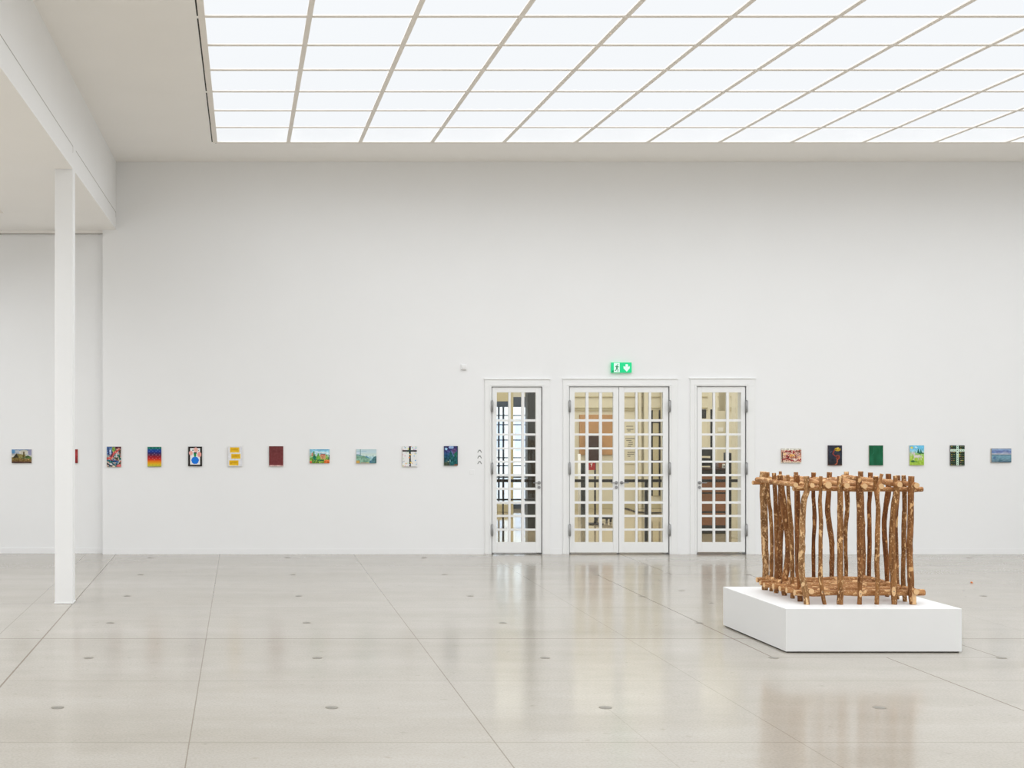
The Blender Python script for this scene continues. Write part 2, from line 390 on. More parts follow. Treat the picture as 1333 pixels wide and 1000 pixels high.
def door(name, ix, casing, label):
    a, b, t = OPEN[ix]; r = empty(name, ((PX(a)+PX(b))/2, YW, 0)); tag(r, label, 'door', kind='structure')
    c0, c1, ct = casing; mb = MB(); y0 = YW-.022
    o0, o1 = PX(c0), PX(c1); i0, i1 = PX(a), PX(b); zt, zi = PZ(ct), PZ(t)
    mb.box(o0, i0, y0, YW+.02, 0, zi); mb.box(i1, o1, y0, YW+.02, 0, zi); mb.box(o0, o1, y0, YW+.02, zi, zt)
    mb.box(o0-.012, o1+.012, y0-.014, YW, zt, zt+.016)
    mb.box(i0-.035, i0-.02, y0-.006, y0, 0, zi+.02); mb.box(i1+.02, i1+.035, y0-.006, y0, 0, zi+.02); mb.box(i0-.035, i1+.035, y0-.006, y0, zi+.02, zi+.035)
    mb.box(i0, i0+.045, YW+.058, YW+.24, 0, zi); mb.box(i1-.045, i1, YW+.058, YW+.24, 0, zi); mb.box(i0, i1, YW+.058, YW+.24, zi-.045, zi)
    if ix == 1: mb.box((i0+i1)/2-.02, (i0+i1)/2+.02, YW+.058, YW+.066, 0, zi)
    mb.build('door_frame', M['white'], r, bevel=.003)
    MB().box(i0, i1, YW-.005, YW+.24, 0, .006).build('threshold', M['darksteel'], r)
    return r
d1 = door('door_1', 0, (631, 715.5, 494.2), 'narrow white glazed door, leftmost of the three, daylit windows behind')
leaf(d1, 640.6, 704.8, 504.3, 719.8, [(646.8, 662), (665, 679), (682.8, 697.6)], -1, 1)
d2 = door('door_2', 1, (732.7, 881, 493.8), 'wide white double door with glazed leaves under green exit sign')
leaf(d2, 741.5, 805.4, 504, 719.6, [(748.2, 762.7), (766.4, 780.3), (783.9, 798.4)], -1, 1)
leaf(d2, 806.0, 870.3, 504, 719.6, [(812.9, 827.6), (830.4, 844.9), (847.9, 863.2)], 1, 1, True)
d3 = door('door_3', 2, (898, 982.2, 493.3), 'narrow white glazed door, rightmost of the three, brown cabinets behind')
leaf(d3, 907.5, 970.2, 503.6, 719.0, [(913.8, 928.4), (931.4, 945.8), (949.2, 964.8)], 1, 1)

# ------------------------------------------------------------------ lobby behind the doors
LY = 31.2
struct('floor_lobby', MB().box(2.5, 15.0, 21.7, LY+.3, -.15, -.002), M['lobbyfloor'])
struct('ceiling_lobby', MB().box(2.5, 15.0, 21.68, LY+.3, 3.7, 3.8), M['cream'])
struct('wall_lobby_left', MB().box(2.3, 2.5, 21.68, LY, 0, 3.8), M['cream'])
struct('wall_lobby_right', MB().box(15.0, 15.2, 21.68, LY, 0, 3.8), M['cream'])
mb = MB().box(7.45, 15.0, LY, LY+.3, 0, 3.8)
struct('wall_lobby_back', mb, M['cream'])
mb = MB()
for py in (516.5, 531, 534): mb.box(7.45, 14.9, LY-.04, LY, PZ(py+.5, LY), PZ(py-.4, LY))
mb.box(7.45, 14.9, LY-.03, LY, 0, .12)
struct('trim_10', mb, M['creamdk'])
# glazed street front seen through door 1
gw = empty('window_3', (6.0, LY, 0)); tag(gw, 'glazed lobby front with dark blue frames seen through left door', 'window', kind='structure')
mb = MB()
for px in (649.5, 655.5, 681.5, 699): xx = PX(px, LY); mb.box(xx-.018, xx+.018, LY, LY+.05, 0, 3.7)
for xx in (2.6, 3.6, 4.6, 7.1): mb.box(xx-.03, xx+.03, LY, LY+.1, 0, 3.7)
for py in (541, 553, 566, 573, 596, 606.5, 636, 668): z = PZ(py, LY); mb.box(2.5, 7.45, LY, LY+.05, z-.012, z+.012)
mb.box(2.5, 7.45, LY-.1, LY+.12, PZ(530, LY), PZ(517, LY)); mb.box(2.5, 7.45, LY-.05, LY+.12, 0, .1)
mb.build('frame', M['blueframe'], gw)
MB().box(2.5, 7.45, LY+.04, LY+.045, .1, 3.7).build('glass_panes', M['glass'], gw)
struct('trim_11', MB().box(2.5, 7.45, LY, LY+.2, PZ(517, LY), 3.7), M['cream'])
o = MB().box(PX(687, 26), PX(699, 26), 26, 26.25, 0, 3.7).build('dark_pillar', M['charcoal'], bevel=.01)
tag(o, 'dark grey pillar behind the left glazed door', 'pillar')
o = MB().box(PX(664.8, 28.5), PX(668.3, 28.5), 28.5, 28.65, 0, 3.7).build('cream_post', M['creamdk'], bevel=.005)
tag(o, 'slim cream post behind the middle panes of left door', 'post')
o = MB().box(PX(647, 30), PX(662, 30), 30, 30.05, PZ(522.5, 30), 3.7).build('roller_blind', M['creamdk'])
tag(o, 'short beige blind at top of the left door view', 'blind')
o = MB().box(PX(647.5, 30.1), PX(662, 30.1), 30.1, 30.5, 0, PZ(657, 30.1)).build('storage_box', M['creamdk'], bevel=.01)
tag(o, 'low tan box standing on the lobby floor behind left door', 'box')
# railing crossing the lobby
rl = empty('lobby_railing', (6, 23.6, 0)); tag(rl, 'black metal railing running behind the left and double doors', 'railing')
zr = PZ(626, 23.6)
MB().box(2.6, 8.9, 23.575, 23.625, zr-.025, zr+.025).build('top_rail', M['black'], rl)
for px in (841.2, 866): MB().box(PX(px-1.8, 23.6), PX(px+1.8, 23.6), 23.575, 23.625, 0, zr-.02).build('post', M['black'], rl)
MB().box(2.6, PX(699, 23.6), 23.58, 23.62, PZ(651.5, 23.6), PZ(649.5, 23.6)).build('lower_rail', M['black'], rl)
MB().box(PX(654, 23.6), PX(655.6, 23.6), 23.58, 23.62, 0, zr-.02).build('post', M['black'], rl)
# far wall furniture behind the double door
o = MB().box(PX(754, LY), PX(799, LY), LY-.05, LY-.005, PZ(592, LY), PZ(540, LY)).build('wooden_board', M['tan'], bevel=.005)
tag(o, 'tan wooden board on the lobby wall behind the double door', 'board')
ck = empty('wall_cabinet', (PX(773.5, LY-.2), LY-.2, PZ(600, LY-.2)))
tag(ck, 'dark brown cabinet hanging on tan board behind double door', 'cabinet')
MB().box(PX(766, LY-.2), PX(780.5, LY-.2), LY-.2, LY-.055, PZ(600, LY-.2), PZ(567.5, LY-.2)).build('body', M['darkbrown'], ck, bevel=.006)
MB().box(PX(766.8, LY-.2), PX(779.8, LY-.2), LY-.215, LY-.2, PZ(582.5, LY-.2), PZ(568.5, LY-.2)).build('door', M['darkbrown'], ck, bevel=.004)
MB().box(PX(766.8, LY-.2), PX(779.8, LY-.2), LY-.215, LY-.2, PZ(599.5, LY-.2), PZ(584, LY-.2)).build('door', M['darkbrown'], ck, bevel=.004)
sg = empty('sign_stand', (PX(774.6, 27), 27, 0)); tag(sg, 'black pole stand with small red sign behind double door', 'sign stand')
MB().cyl((PX(774.6, 27), 27, .02), (PX(774.6, 27), 27, PZ(600, 27)), .018, 12).build('pole', M['black'], sg)
mb = MB().cyl((PX(774.6, 27), 27, 0), (PX(774.6, 27), 27, .02), .17, 24)
for a in range(3): t = a*2*PI/3; mb.box(PX(774.6, 27)-.02, PX(774.6, 27)+.02, 26.98, 27.02, .02, .06)
mb.build('base', M['black'], sg)
X0, X1, Z0, Z1 = PX(765.8, 26.95), PX(774.8, 26.95), PZ(612, 26.95), PZ(602.5, 26.95)
MB().box(X0, X1, 26.94, 26.97, Z0, Z1).build('sign_plate', M['red'], sg, bevel=.003)
MB().tube([(X0+.05, 26.935, Z0+.06), (X0+.07, 26.935, Z0+.11), (X0+.04, 26.935, Z0+.12), (X0+.08, 26.935, Z0+.13)], .006, 6).build('white_mark', M['paper'], sg)
o = MB().box(PX(756, 29), PX(763, 29), 28.95, 29.1, 0, PZ(603, 29)).build('dark_panel', M['charcoal'], bevel=.01)
tag(o, 'tall dark panel at left side of double door view', 'panel')
o = MB().cyl((PX(754, 28), 28, 0), (PX(754, 28), 28, PZ(591, 28)), .03, 16).build('white_post', M['white'])
tag(o, 'thin white post beside the dark panel in lobby', 'post')
dk = empty('floor_trolley', (PX(787, 27.5), 27.5, 0)); tag(dk, 'low black trolley on lobby floor behind double door', 'trolley')
MB().box(PX(779, 27.5), PX(796, 27.5), 27.4, 27.8, .07, .11).build('platform', M['charcoal'], dk, bevel=.01)
for px in (781, 794):
    for yy in (27.45, 27.75): MB().cyl((PX(px, 27.5)-.015, yy, .036), (PX(px, 27.5)+.015, yy, .036), .036, 14).build('wheel', M['black'], dk)
# pilasters and framed openings on the far wall, right leaf
for k, (a, b) in enumerate(((829.5, 833), (836.5, 843), (859, 863.5))):
    o = MB().box(PX(a, LY), PX(b, LY), LY-.12, LY, 0, 3.7).build('wall_pilaster', M['cream'], bevel=.008)
    tag(o, ['slim cream pilaster left of the wide one, behind right leaf', 'wide cream pilaster behind middle of the right leaf', 'cream pilaster at right edge of double door view'][k], 'pilaster', 'pilasters on the lobby wall')
fr = empty('framed_panel', (PX(852, LY), LY, 0)); tag(fr, 'beige panel with thin dark frame behind right door leaf', 'panel')
MB().box(PX(848, LY), PX(858, LY), LY-.03, LY, .3, PZ(534, LY)).build('board', M['creamdk'], fr)
mb = MB(); a, b, z1 = PX(847.6, LY), PX(858.4, LY), PZ(534, LY)
mb.box(a, a+.025, LY-.05, LY, .3, z1); mb.box(b-.025, b, LY-.05, LY, .3, z1)
for py in (550, 567, 600): mb.box(a, b, LY-.05, LY, PZ(py, LY)-.012, PZ(py, LY)+.012)
mb.build('frame', M['black'], fr)
ps = empty('poster', (PX(820, LY), LY-.02, PZ(600, LY))); tag(ps, 'pale poster with grey lines on lobby wall behind double door', 'poster')
MB().box(PX(813, LY), PX(827.5, LY), LY-.02, LY-.005, PZ(604, LY), PZ(549, LY)).build('sheet', M['cream'], ps)
mb = MB(); rr = random.Random(3)
for py in (555, 559, 561, 571, 573.5, 576, 578.5, 581, 589, 591.5, 594):
    x0 = rr.uniform(813.8, 818); x1 = rr.uniform(820, 827); z = PZ(py, LY)
    MB().box(PX(x0, LY), PX(x1, LY), LY-.024, LY-.019, z-.008, z+.008).build('printed_line', M['ink'], ps)
o = MB().tube([(PX(u, CH*F/(v-VY)), CH*F/(v-VY), .012) for u, v in ((812, 662), (820, 664), (828, 667), (844, 668.5), (862, 668))], .014, 8).build('floor_cable', M['black'])
tag(o, 'thin dark cable lying on lobby floor behind right door leaf', 'cable')
# cabinets behind the right door
cb = empty('shelf_cabinet', (PX(930, 25), 25, 0)); tag(cb, 'brown and black shelf cabinet behind the right glazed door', 'cabinet')
D = 25.0
MB().box(PX(905, D), PX(947, D), D, D+.5, 0, PZ(612, D)).build('body', M['charcoal'], cb, bevel=.01)
for px0, px1 in ((906, 929.5), (931, 946.3)):
    for py0, py1 in ((618, 641), (643, 665.5), (668, 684)):
        MB().box(PX(px0, D), PX(px1, D), D-.02, D, PZ(py1, D), PZ(py0, D)).build('door', M['brown'], cb, bevel=.006)
MB().box(PX(904, D), PX(948, D), D-.04, D+.5, PZ(612, D), PZ(609.5, D)).build('top', M['darkbrown'], cb, bevel=.005)
st = empty('equipment_rack', (PX(920, D), D+.1, PZ(609.5, D))); tag(st, 'dark open rack standing on the brown shelf cabinet', 'rack')
mb = MB()
for px in (911, 929): mb.box(PX(px, D)-.015, PX(px, D)+.015, D+.1, D+.14, PZ(609.5, D), PZ(533, D))
mb.build('upright', M['black'], st)
MB().box(PX(911, D), PX(922, D), D+.1, D+.3, PZ(545, D), PZ(533, D)).build('speaker_box', M['charcoal'], st, bevel=.01)
MB().box(PX(911, D), PX(929, D), D+.1, D+.3, PZ(594, D), PZ(583, D)).build('dark_case', M['charcoal'], st, bevel=.01)
MB().box(PX(911, D), PX(929, D), D+.1, D+.4, PZ(607, D), PZ(597, D)).build('dark_case', M['black'], st, bevel=.01)
o = MB().box(PX(937, D), PX(945, D), D+.05, D+.3, PZ(609.5, D), PZ(601, D)).build('brown_folder', M['brown'], bevel=.005)
tag(o, 'brown folder box standing on shelf cabinet behind right door', 'folder')
bk = empty('white_binder', (PX(942, D), D, PZ(609.5, D))); tag(bk, 'white binder with blue label on the shelf cabinet', 'binder')
MB().box(PX(940.8, D), PX(943.6, D), D-.02, D+.04, PZ(609.5, D), PZ(604, D)).build('cover', M['paper'], bk, bevel=.002)
MB().box(PX(941.4, D), PX(943, D), D-.024, D-.019, PZ(608.5, D), PZ(606, D)).build('label_patch', M['blueframe'], bk)
tr = empty('tall_rack', (PX(953, 26), 26, 0)); tag(tr, 'tall black rack at right side behind the right glazed door', 'rack')
MB().box(PX(948.8, 26), PX(957.2, 26), 26, 26.3, 0, PZ(590, 26)).build('body', M['black'], tr, bevel=.01)
for py in (607, 632, 655): MB().box(PX(950, 26), PX(956, 26), 25.985, 26.0, PZ(py+8, 26), PZ(py-8, 26)).build('panel', M['charcoal'], tr, bevel=.004)
o = MB().box(PX(933.8, 28), PX(941, 28), 27.98, 28, PZ(562, 28), PZ(556.5, 28)).build('notice_sheet', M['paper'])
tag(o, 'small white notice seen through the right glazed door', 'notice')
o = MB().box(PX(930, 28), PX(932, 28), 27.9, 28.4, 0, 3.7).box(PX(944.5, 28), PX(948, 28), 27.9, 28.4, 0, 3.7).box(PX(930, 28), PX(948, 28), 28, 28.06, PZ(600, 28), PZ(535, 28)).build('wall_lobby_niche', M['cream'])
tag(o, kind='structure')
struct('trim_12', MB().box(PX(957.5, 24), PX(972, 24), 24, 24.2, 0, 3.7), M['cream'])
# street outside
ho = empty('street_building', (8, 46, 0)); tag(ho, 'pale building across the street seen through left door', 'building')
MB().box(-6, 22, 46, 50, 0, 2.6).build('wall', M['facade'], ho)
for k in range(14): MB().box(3.0+k*.9, 3.5+k*.9, 45.97, 46, .9, 2.0).build('window', M['paleblue'], ho)
struct('ground_street', MB().box(-20, 35, LY+.3, 60, -.2, -.05), M['asphalt'])

# added panel backing the lobby fill light, no real fitting
lm = empty('lobby_fill_panel', (8.75, 26.4, 3.7)); tag(lm, 'added unseen panel under the lobby ceiling, backing the fill light', 'lamp')
MB().box(3.2, 14.3, 22.0, 30.8, 3.62, 3.70).build('housing', M['white'], lm)

# ------------------------------------------------------------------ signs and plates on the end wall
es = empty('exit_sign', (PX(808), YW, PZ(486))); tag(es, 'green emergency exit sign above the double door', 'sign')
x0, x1, z0, z1 = PX(795.0), PX(821.2), PZ(485.4), PZ(472.0); yy = YW-.05
MB().box(x0, x1, yy, YW, z0, z1).build('housing', M['green_sign'], es, bevel=.004)
def q(u, v): return (x0 + u*(x1-x0), z1 - v*(z1-z0))   # u right, v down
MB().plate([q(*p) for p in ((.115, .06), (.40, .06), (.40, .95), (.115, .95))], yy-.003, yy-.001).build('door_pictogram', M['white_sign'], es)
mb = MB()
mb.plate([q(.30+.022*math.cos(t), .20+.05*math.sin(t)) for t in [2*PI*i/12 for i in range(12)]], yy-.006, yy-.003)
for poly in (((.235, .30), (.30, .26), (.29, .58), (.22, .60)), ((.19, .36), (.25, .30), (.245, .36), (.20, .46), (.17, .46)),
             ((.29, .32), (.33, .42), (.37, .42), (.37, .47), (.31, .48), (.275, .38)), ((.25, .55), (.29, .55), (.33, .70), (.32, .90), (.29, .90), (.295, .73)),
             ((.22, .55), (.25, .58), (.24, .76), (.17, .84), (.15, .80), (.205, .72))):
    mb.plate([q(*p) for p in poly], yy-.006, yy-.003)
mb.plate([q(*p) for p in ((.03, .80), (.10, .76), (.10, .92), (.03, .95))], yy-.006, yy-.001)
mb.build('running_figure', mat('dark_green_print', (20, 150, 100), .5, var=.02), es)
MB().plate([q(*p) for p in ((.69, .18), (.81, .18), (.81, .44), (.90, .36), (.90, .56), (.75, .90), (.59, .56), (.59, .36), (.69, .44))], yy-.003, yy-.001).build('down_arrow', M['white_sign'], es)

cv = empty('wall_marking', (PX(624.5), YW, PZ(594))); tag(cv, 'three small grey chevrons stacked on wall left of the doors', 'wall marking')
for py in (587.5, 595, 602.3):
    zc = PZ(py); xc = PX(624.3)
    MB().plate([(xc-.038, zc-.022), (xc-.014, zc+.022), (xc+.014, zc+.022), (xc+.038, zc-.022), (xc+.022, zc-.022), (xc+.010, zc+.004), (xc-.010, zc+.004), (xc-.022, zc-.022)], YW-.002, YW+.001).build('chevron', M['vinyl'], cv)
al = empty('wall_detector', (PX(603.5), YW, PZ(481.5))); tag(al, 'small white detector box high on wall left of the doors', 'detector')
MB().box(PX(600), PX(607), YW-.035, YW, PZ(481.5), PZ(474.5)).build('housing', M['wall'], al, bevel=.006)
MB().cyl((PX(603.5), YW-.035, PZ(478)), (PX(603.5), YW-.048, PZ(478)), .026, 24).build('dome', M['white'], al)
o = MB().box(PX(611), PX(617.5), YW-.005, YW, PZ(617.6), PZ(611.5)).build('switch_plate', M['wall'], bevel=.004)
tag(o, 'flat white switch plate below the grey chevrons', 'switch')

# ------------------------------------------------------------------ paintings
def canvas_mat():
    m = bpy.data.materials.new('oil_paint'); m.use_nodes = True; nt = m.node_tree; b = nt.nodes['Principled BSDF']
    a = nt.nodes.new('ShaderNodeAttribute'); a.attribute_name = 'paint'; b.inputs['Roughness'].default_value = .55
    b.inputs['Specular IOR Level'].default_value = .3
    nt.links.new(a.outputs['Color'], b.inputs['Base Color'])
    tc = nt.nodes.new('ShaderNodeTexCoord'); n = nt.nodes.new('ShaderNodeTexNoise'); n.inputs['Scale'].default_value = 90
    bp = nt.nodes.new('ShaderNodeBump'); bp.inputs['Strength'].default_value = .2; bp.inputs['Distance'].default_value = .002
    nt.links.new(tc.outputs['Object'], n.inputs['Vector']); nt.links.new(n.outputs['Fac'], bp.inputs['Height']); nt.links.new(bp.outputs[0], b.inputs['Normal'])
    return m
M['paint'] = canvas_mat()
class Art:
    """brushwork of one painting, u right and v down in 0..1"""
    def __init__(s, land): s.W, s.H = (54, 36) if land else (36, 52); s.g = [[(200, 200, 200)]*s.W for _ in range(s.H)]
    def each(s, fn):
        for j in range(s.H):
            for i in range(s.W):
                c = fn((i+.5)/s.W, (j+.5)/s.H, s.g[j][i])
                if c is not None: s.g[j][i] = c
        return s
    def grad(s, *st):
        def fn(u, v, c):
            for (a, ca), (b, cb) in zip(st, st[1:]):
                if a <= v <= b+1e-6: t = (v-a)/(b-a); return tuple(ca[k]*(1-t)+cb[k]*t for k in range(3))
        return s.each(fn)
    def rect(s, a, b, c, d, col): return s.each(lambda u, v, k: col if a <= u <= c and b <= v <= d else None)
    def ell(s, cx, cy, rx, ry, col): return s.each(lambda u, v, k: col if ((u-cx)/rx)**2+((v-cy)/ry)**2 < 1 else None)
    def poly(s, pts, col):
        def fn(u, v, k):
            ins = False; n = len(pts)
            for i in range(n):
                (x1, y1), (x2, y2) = pts[i], pts[(i+1) % n]
                if (y1 > v) != (y2 > v) and u < (x2-x1)*(v-y1)/(y2-y1)+x1: ins = not ins
            return col if ins else None
        return s.each(fn)
    def line(s, pts, wd, col):
        asp = s.H/s.W
        def fn(u, v, k):
            for (x1, y1), (x2, y2) in zip(pts, pts[1:]):
                dx, dy = x2-x1, (y2-y1)*asp; px, py = u-x1, (v-y1)*asp; L2 = dx*dx+dy*dy or 1e-9
                t = max(0, min(1, (px*dx+py*dy)/L2))
                if (px-t*dx)**2+(py-t*dy)**2 < wd*wd/4: return col
        return s.each(fn)
    def noise(s, amt, sx, sy, seed=0, lo=0, hi=1):
        def fn(u, v, c):
            if not lo <= v <= hi: return None
            n = noise.noise(Vector((u*sx, v*sy, seed*7.3)))
            return tuple(max(0, min(255, c[k]+amt*n)) for k in range(3))
        return s.each(fn)
    def mixn(s, pal, sx, sy, seed, lo=0, hi=1, keep=0):
        def fn(u, v, c):
            if not lo <= v <= hi: return None
            n = noise.noise(Vector((u*sx, v*sy, seed*3.7)))*.5+.5+.35*noise.noise(Vector((u*sx*2.3, v*sy*2.3, seed)))
            i = int(max(0, min(.999, (n-.2)/.6))*len(pal)); p = pal[i]
            return tuple(c[k]*keep+p[k]*(1-keep) for k in range(3))
        return s.each(fn)
def painting(px0, px1, py0, py1, art, label, y=YW, edge=None, group='small canvases in a row on the end wall'):
    x0, x1, z0, z1 = PX(px0, y-.025), PX(px1, y-.025), PZ(py1, y-.025), PZ(py0, y-.025)
    r = empty('painting', ((x0+x1)/2, y, z0)); tag(r, label, 'painting', group)
    MB().box(x0, x1, y-.022, y-.003, z0, z1).build('stretcher', edge or M['canvas'], r, bevel=.002)
    bm = bmesh.new(); W, H = art.W, art.H
    vs = [[bm.verts.new((x0+(x1-x0)*i/W, y-.0235, z1-(z1-z0)*j/H)) for i in range(W+1)] for j in range(H+1)]
    fs = []
    for j in range(H):
        for i in range(W): fs.append(bm.faces.new((vs[j][i], vs[j+1][i], vs[j+1][i+1], vs[j][i+1])))
    # rim back to the stretcher
    ring = [vs[0][i] for i in range(W+1)] + [vs[j][W] for j in range(1, H+1)] + [vs[H][i] for i in range(W-1, -1, -1)] + [vs[j][0] for j in range(H-1, 0, -1)]
    back = [bm.verts.new((v.co.x, y-.0215, v.co.z)) for v in ring]; n = len(ring); rim = []
    for i in range(n): rim.append(bm.faces.new((ring[i], ring[(i+1) % n], back[(i+1) % n], back[i])))
    lay = bm.loops.layers.float_color.new('paint')
    for k, f in enumerate(fs):
        c = lin(art.g[k//W][k % W])
        for l in f.loops: l[lay] = (*c, 1)
    for f in rim:
        for l in f.loops: l[lay] = (*lin(art.g[H//2][W//2]), 1)
    me = bpy.data.meshes.new('painted_surface'); bm.to_mesh(me); bm.free(); me.materials.append(M['paint'])
    o = bpy.data.objects.new('painted_surface', me); COL.objects.link(o); o.parent = r; o.location = tuple(-v for v in r.location)
    return r
# 1 church landscape
a = Art(True).grad((0, (112, 140, 178)), (.3, (170, 176, 186)), (.55, (206, 200, 180)), (.62, (120, 104, 48)), (.85, (124, 96, 56)), (1, (70, 48, 42)))
a.ell(.08, .15, .10, .16, (104, 156, 200)).ell(.28, .12, .12, .08, (176, 182, 190)).ell(.62, .2, .25, .16, (198, 194, 178)).ell(.92, .2, .1, .25, (150, 150, 178)).noise(26, 7, 5, 1, 0, .6)
a.poly([(.27, .30), (.55, .36), (.70, .42), (.72, .62), (.34, .62)], (138, 128, 74)).poly([(.06, .60), (.25, .27), (.36, .60)], (62, 56, 34))
a.rect(.57, .17, .65, .60, (86, 72, 34)).rect(.65, .36, .70, .6, (150, 140, 90)).ell(.80, .56, .13, .11, (62, 86, 42)).ell(.9, .6, .1, .08, (96, 124, 66)).ell(.62, .62, .14, .05, (84, 98, 62))
a.noise(46, 16, 14, 2, .4, 1).line([(.0, .93), (1, .95)], .05, (72, 44, 34)).ell(.85, .76, .04, .03, (208, 164, 90)).ell(.68, .7, .02, .02, (200, 176, 140))
painting(15.2, 41.0, 585.2, 603.0, a, 'small landscape of a dark gabled church, leftmost painting', YALC)
# 2 mostly hidden behind the column
a = Art(True).grad((0, (150, 44, 40)), (.5, (158, 40, 44)), (1, (132, 34, 36))).noise(30, 6, 6, 3).line([(.5, 0), (.62, 1)], .06, (82, 70, 80))
painting(75.0, 101.2, 585.0, 603.0, a, 'red painting mostly hidden behind the white column', YALC)
# 3 abstract
a = Art(False).mixn([(44, 60, 84), (62, 98, 120), (104, 150, 150), (200, 196, 186), (186, 84, 78), (60, 88, 66)], 5, 6, 4)
a.rect(0, 0, .38, .40, (82, 110, 156)).noise(80, 8, 5, 3, 0, .4).line([(.12, .2), (.15, .42)], .10, (36, 60, 110)).line([(.24, .18), (.26, .35)], .10, (190, 200, 226)).ell(.48, .13, .13, .12, (132, 164, 72))
a.line([(.65, .06), (.98, .04)], .18, (86, 30, 50)).line([(.05, .58), (.3, .55), (.5, .33), (.85, .14)], .16, (206, 90, 84)).line([(.3, .5), (.4, .35)], .1, (112, 34, 52)).line([(.72, .14), (.86, .10)], .1, (222, 160, 140))
a.line([(.1, .68), (.4, .74), (.75, .72)], .13, (30, 84, 112)).line([(.45, .64), (.8, .78)], .08, (64, 84, 150)).line([(.15, .72), (.34, .78)], .09, (44, 120, 100)).line([(.85, .45), (.92, .6)], .12, (46, 96, 72)).line([(.88, .2), (.95, .3)], .08, (40, 46, 44))
a.line([(.05, .84), (.35, .96)], .10, (38, 42, 52)).line([(.2, .84), (.45, .92)], .07, (206, 200, 206)).ell(.88, .95, .2, .08, (214, 108, 104)).ell(.5, .97, .12, .03, (222, 212, 178)).noise(70, 14, 16, 6)
painting(138.9, 157.6, 581.6, 608.0, a, 'painting of tangled red, blue and green brushstrokes')
# 4 rainbow
a = Art(False).grad((0, (10, 118, 92)), (.09, (6, 110, 96)), (.16, (0, 62, 150)), (.24, (6, 50, 146)), (.33, (52, 32, 92)), (.42, (96, 24, 60)), (.5, (150, 14, 34)), (.58, (178, 22, 32)), (.65, (214, 56, 20)), (.74, (228, 128, 14)), (.84, (226, 172, 22)), (.94, (206, 192, 60)), (1, (150, 160, 70)))
for j, (v, us) in enumerate(((.05, (.12, .37, .62, .87)), (.15, (.25, .75)), (.22, (.12, .37, .62, .87)), (.33, (.5,)), (.40, (.12, .37, .62, .87)), (.49, (.25, .75)), (.57, (.12, .37, .62, .87)), (.65, (.5,)), (.91, (.12, .37, .62, .87)))):
    for u in us:
        a.each(lambda uu, vv, c, u=u, v=v: tuple(min(255, k*.55+105) if v < .8 else k*.85 for k in c) if ((uu-u)/.035)**2+((vv-v)/.018)**2 < 1 else None)
painting(192.0, 210.0, 581.8, 607.7, a, 'rainbow gradient painting with rows of small pale stars')
# 5 flowers in blue vase
a = Art(False).rect(0, 0, 1, 1, (34, 28, 26)).rect(.13, .08, .86, .92, (238, 238, 238))
a.ell(.20, .33, .14, .12, (238, 178, 172)).ell(.55, .17, .16, .13, (240, 184, 178)).ell(.80, .40, .15, .13, (240, 168, 158)).ell(.55, .16, .06, .05, (232, 186, 150)).ell(.22, .33, .05, .04, (234, 172, 140)).ell(.78, .40, .05, .04, (240, 156, 128))
a.rect(.40, .29, .60, .36, (30, 48, 36)).poly([(.38, .34), (.6, .34), (.56, .52), (.44, .52)], (30, 140, 78)).ell(.33, .18, .05, .025, (70, 120, 100)).ell(.74, .2, .03, .03, (90, 140, 110)).ell(.50, .70, .27, .19, (10, 118, 222))
painting(245.0, 263.0, 581.6, 607.0, a, 'pink flowers in a round blue vase, painted with black border', edge=M['black'])
# 6 yellow blocks
a = Art(False).rect(0, 0, 1, 1, (226, 226, 230))
for (x0, y0, x1, y1) in ((.14, .03, .80, .30), (.22, .36, .88, .62), (.08, .69, .76, .96)):
    a.rect(x0, y0, x1, y1, (240, 204, 92)).rect(x0+.04, y0+.03, x1-.04, y1-.03, (228, 180, 22)).line([(x0+.12, (y0+y1)/2), (x1-.12, (y0+y1)/2-.02)], .10, (212, 160, 6))
a.noise(10, 10, 12, 8)
painting(296.8, 315.2, 581.4, 607.3, a, 'white canvas with three yellow rectangles stacked askew')
# 7 maroon
a = Art(False).grad((0, (112, 52, 52)), (.94, (116, 48, 50)), (1, (114, 50, 50))).noise(10, 9, 12, 9).ell(.35, .25, .12, .06, (104, 42, 44)).ell(.7, .27, .10, .05, (104, 42, 44)).line([(.5, .45), (.5, .6)], .05, (106, 44, 46)).line([(.36, .74), (.64, .74)], .05, (106, 44, 46))
a.rect(0, .935, 1, 1, (214, 176, 172)).noise(60, 20, 4, 2, .935, 1)
painting(350.2, 368.8, 581.0, 607.2, a, 'plain maroon canvas with pale pink bottom edge')
# 8 garden house
a = Art(True).grad((0, (120, 190, 220)), (.15, (160, 212, 232)), (.4, (176, 206, 214)), (.6, (120, 170, 90)), (.85, (130, 170, 60)), (1, (100, 140, 60)))
a.line([(.35, .05), (.9, .04)], .05, (110, 180, 214)).line([(.2, .18), (.95, .28)], .04, (226, 236, 240)).noise(30, 8, 8, 1, 0, .4)
a.poly([(.05, .3), (.18, .22), (.3, .38), (.3, .5), (.05, .5)], (176, 180, 150)).poly([(.5, .42), (.58, .36), (.78, .36), (.82, .48), (.82, .7), (.5, .7)], (206, 150, 110)).poly([(.5, .44), (.58, .34), (.78, .34), (.8, .44)], (190, 112, 90)).rect(.12, .25, .16, .5, (200, 110, 92))
a.line([(.21, .18), (.22, .6)], .07, (40, 140, 96)).ell(.25, .62, .09, .14, (24, 126, 96)).line([(.43, .32), (.42, .6)], .06, (90, 160, 60)).ell(.45, .62, .1, .14, (120, 180, 70)).ell(.85, .55, .06, .2, (130, 170, 80)).line([(.98, .42), (.97, .7)], .04, (60, 80, 90))
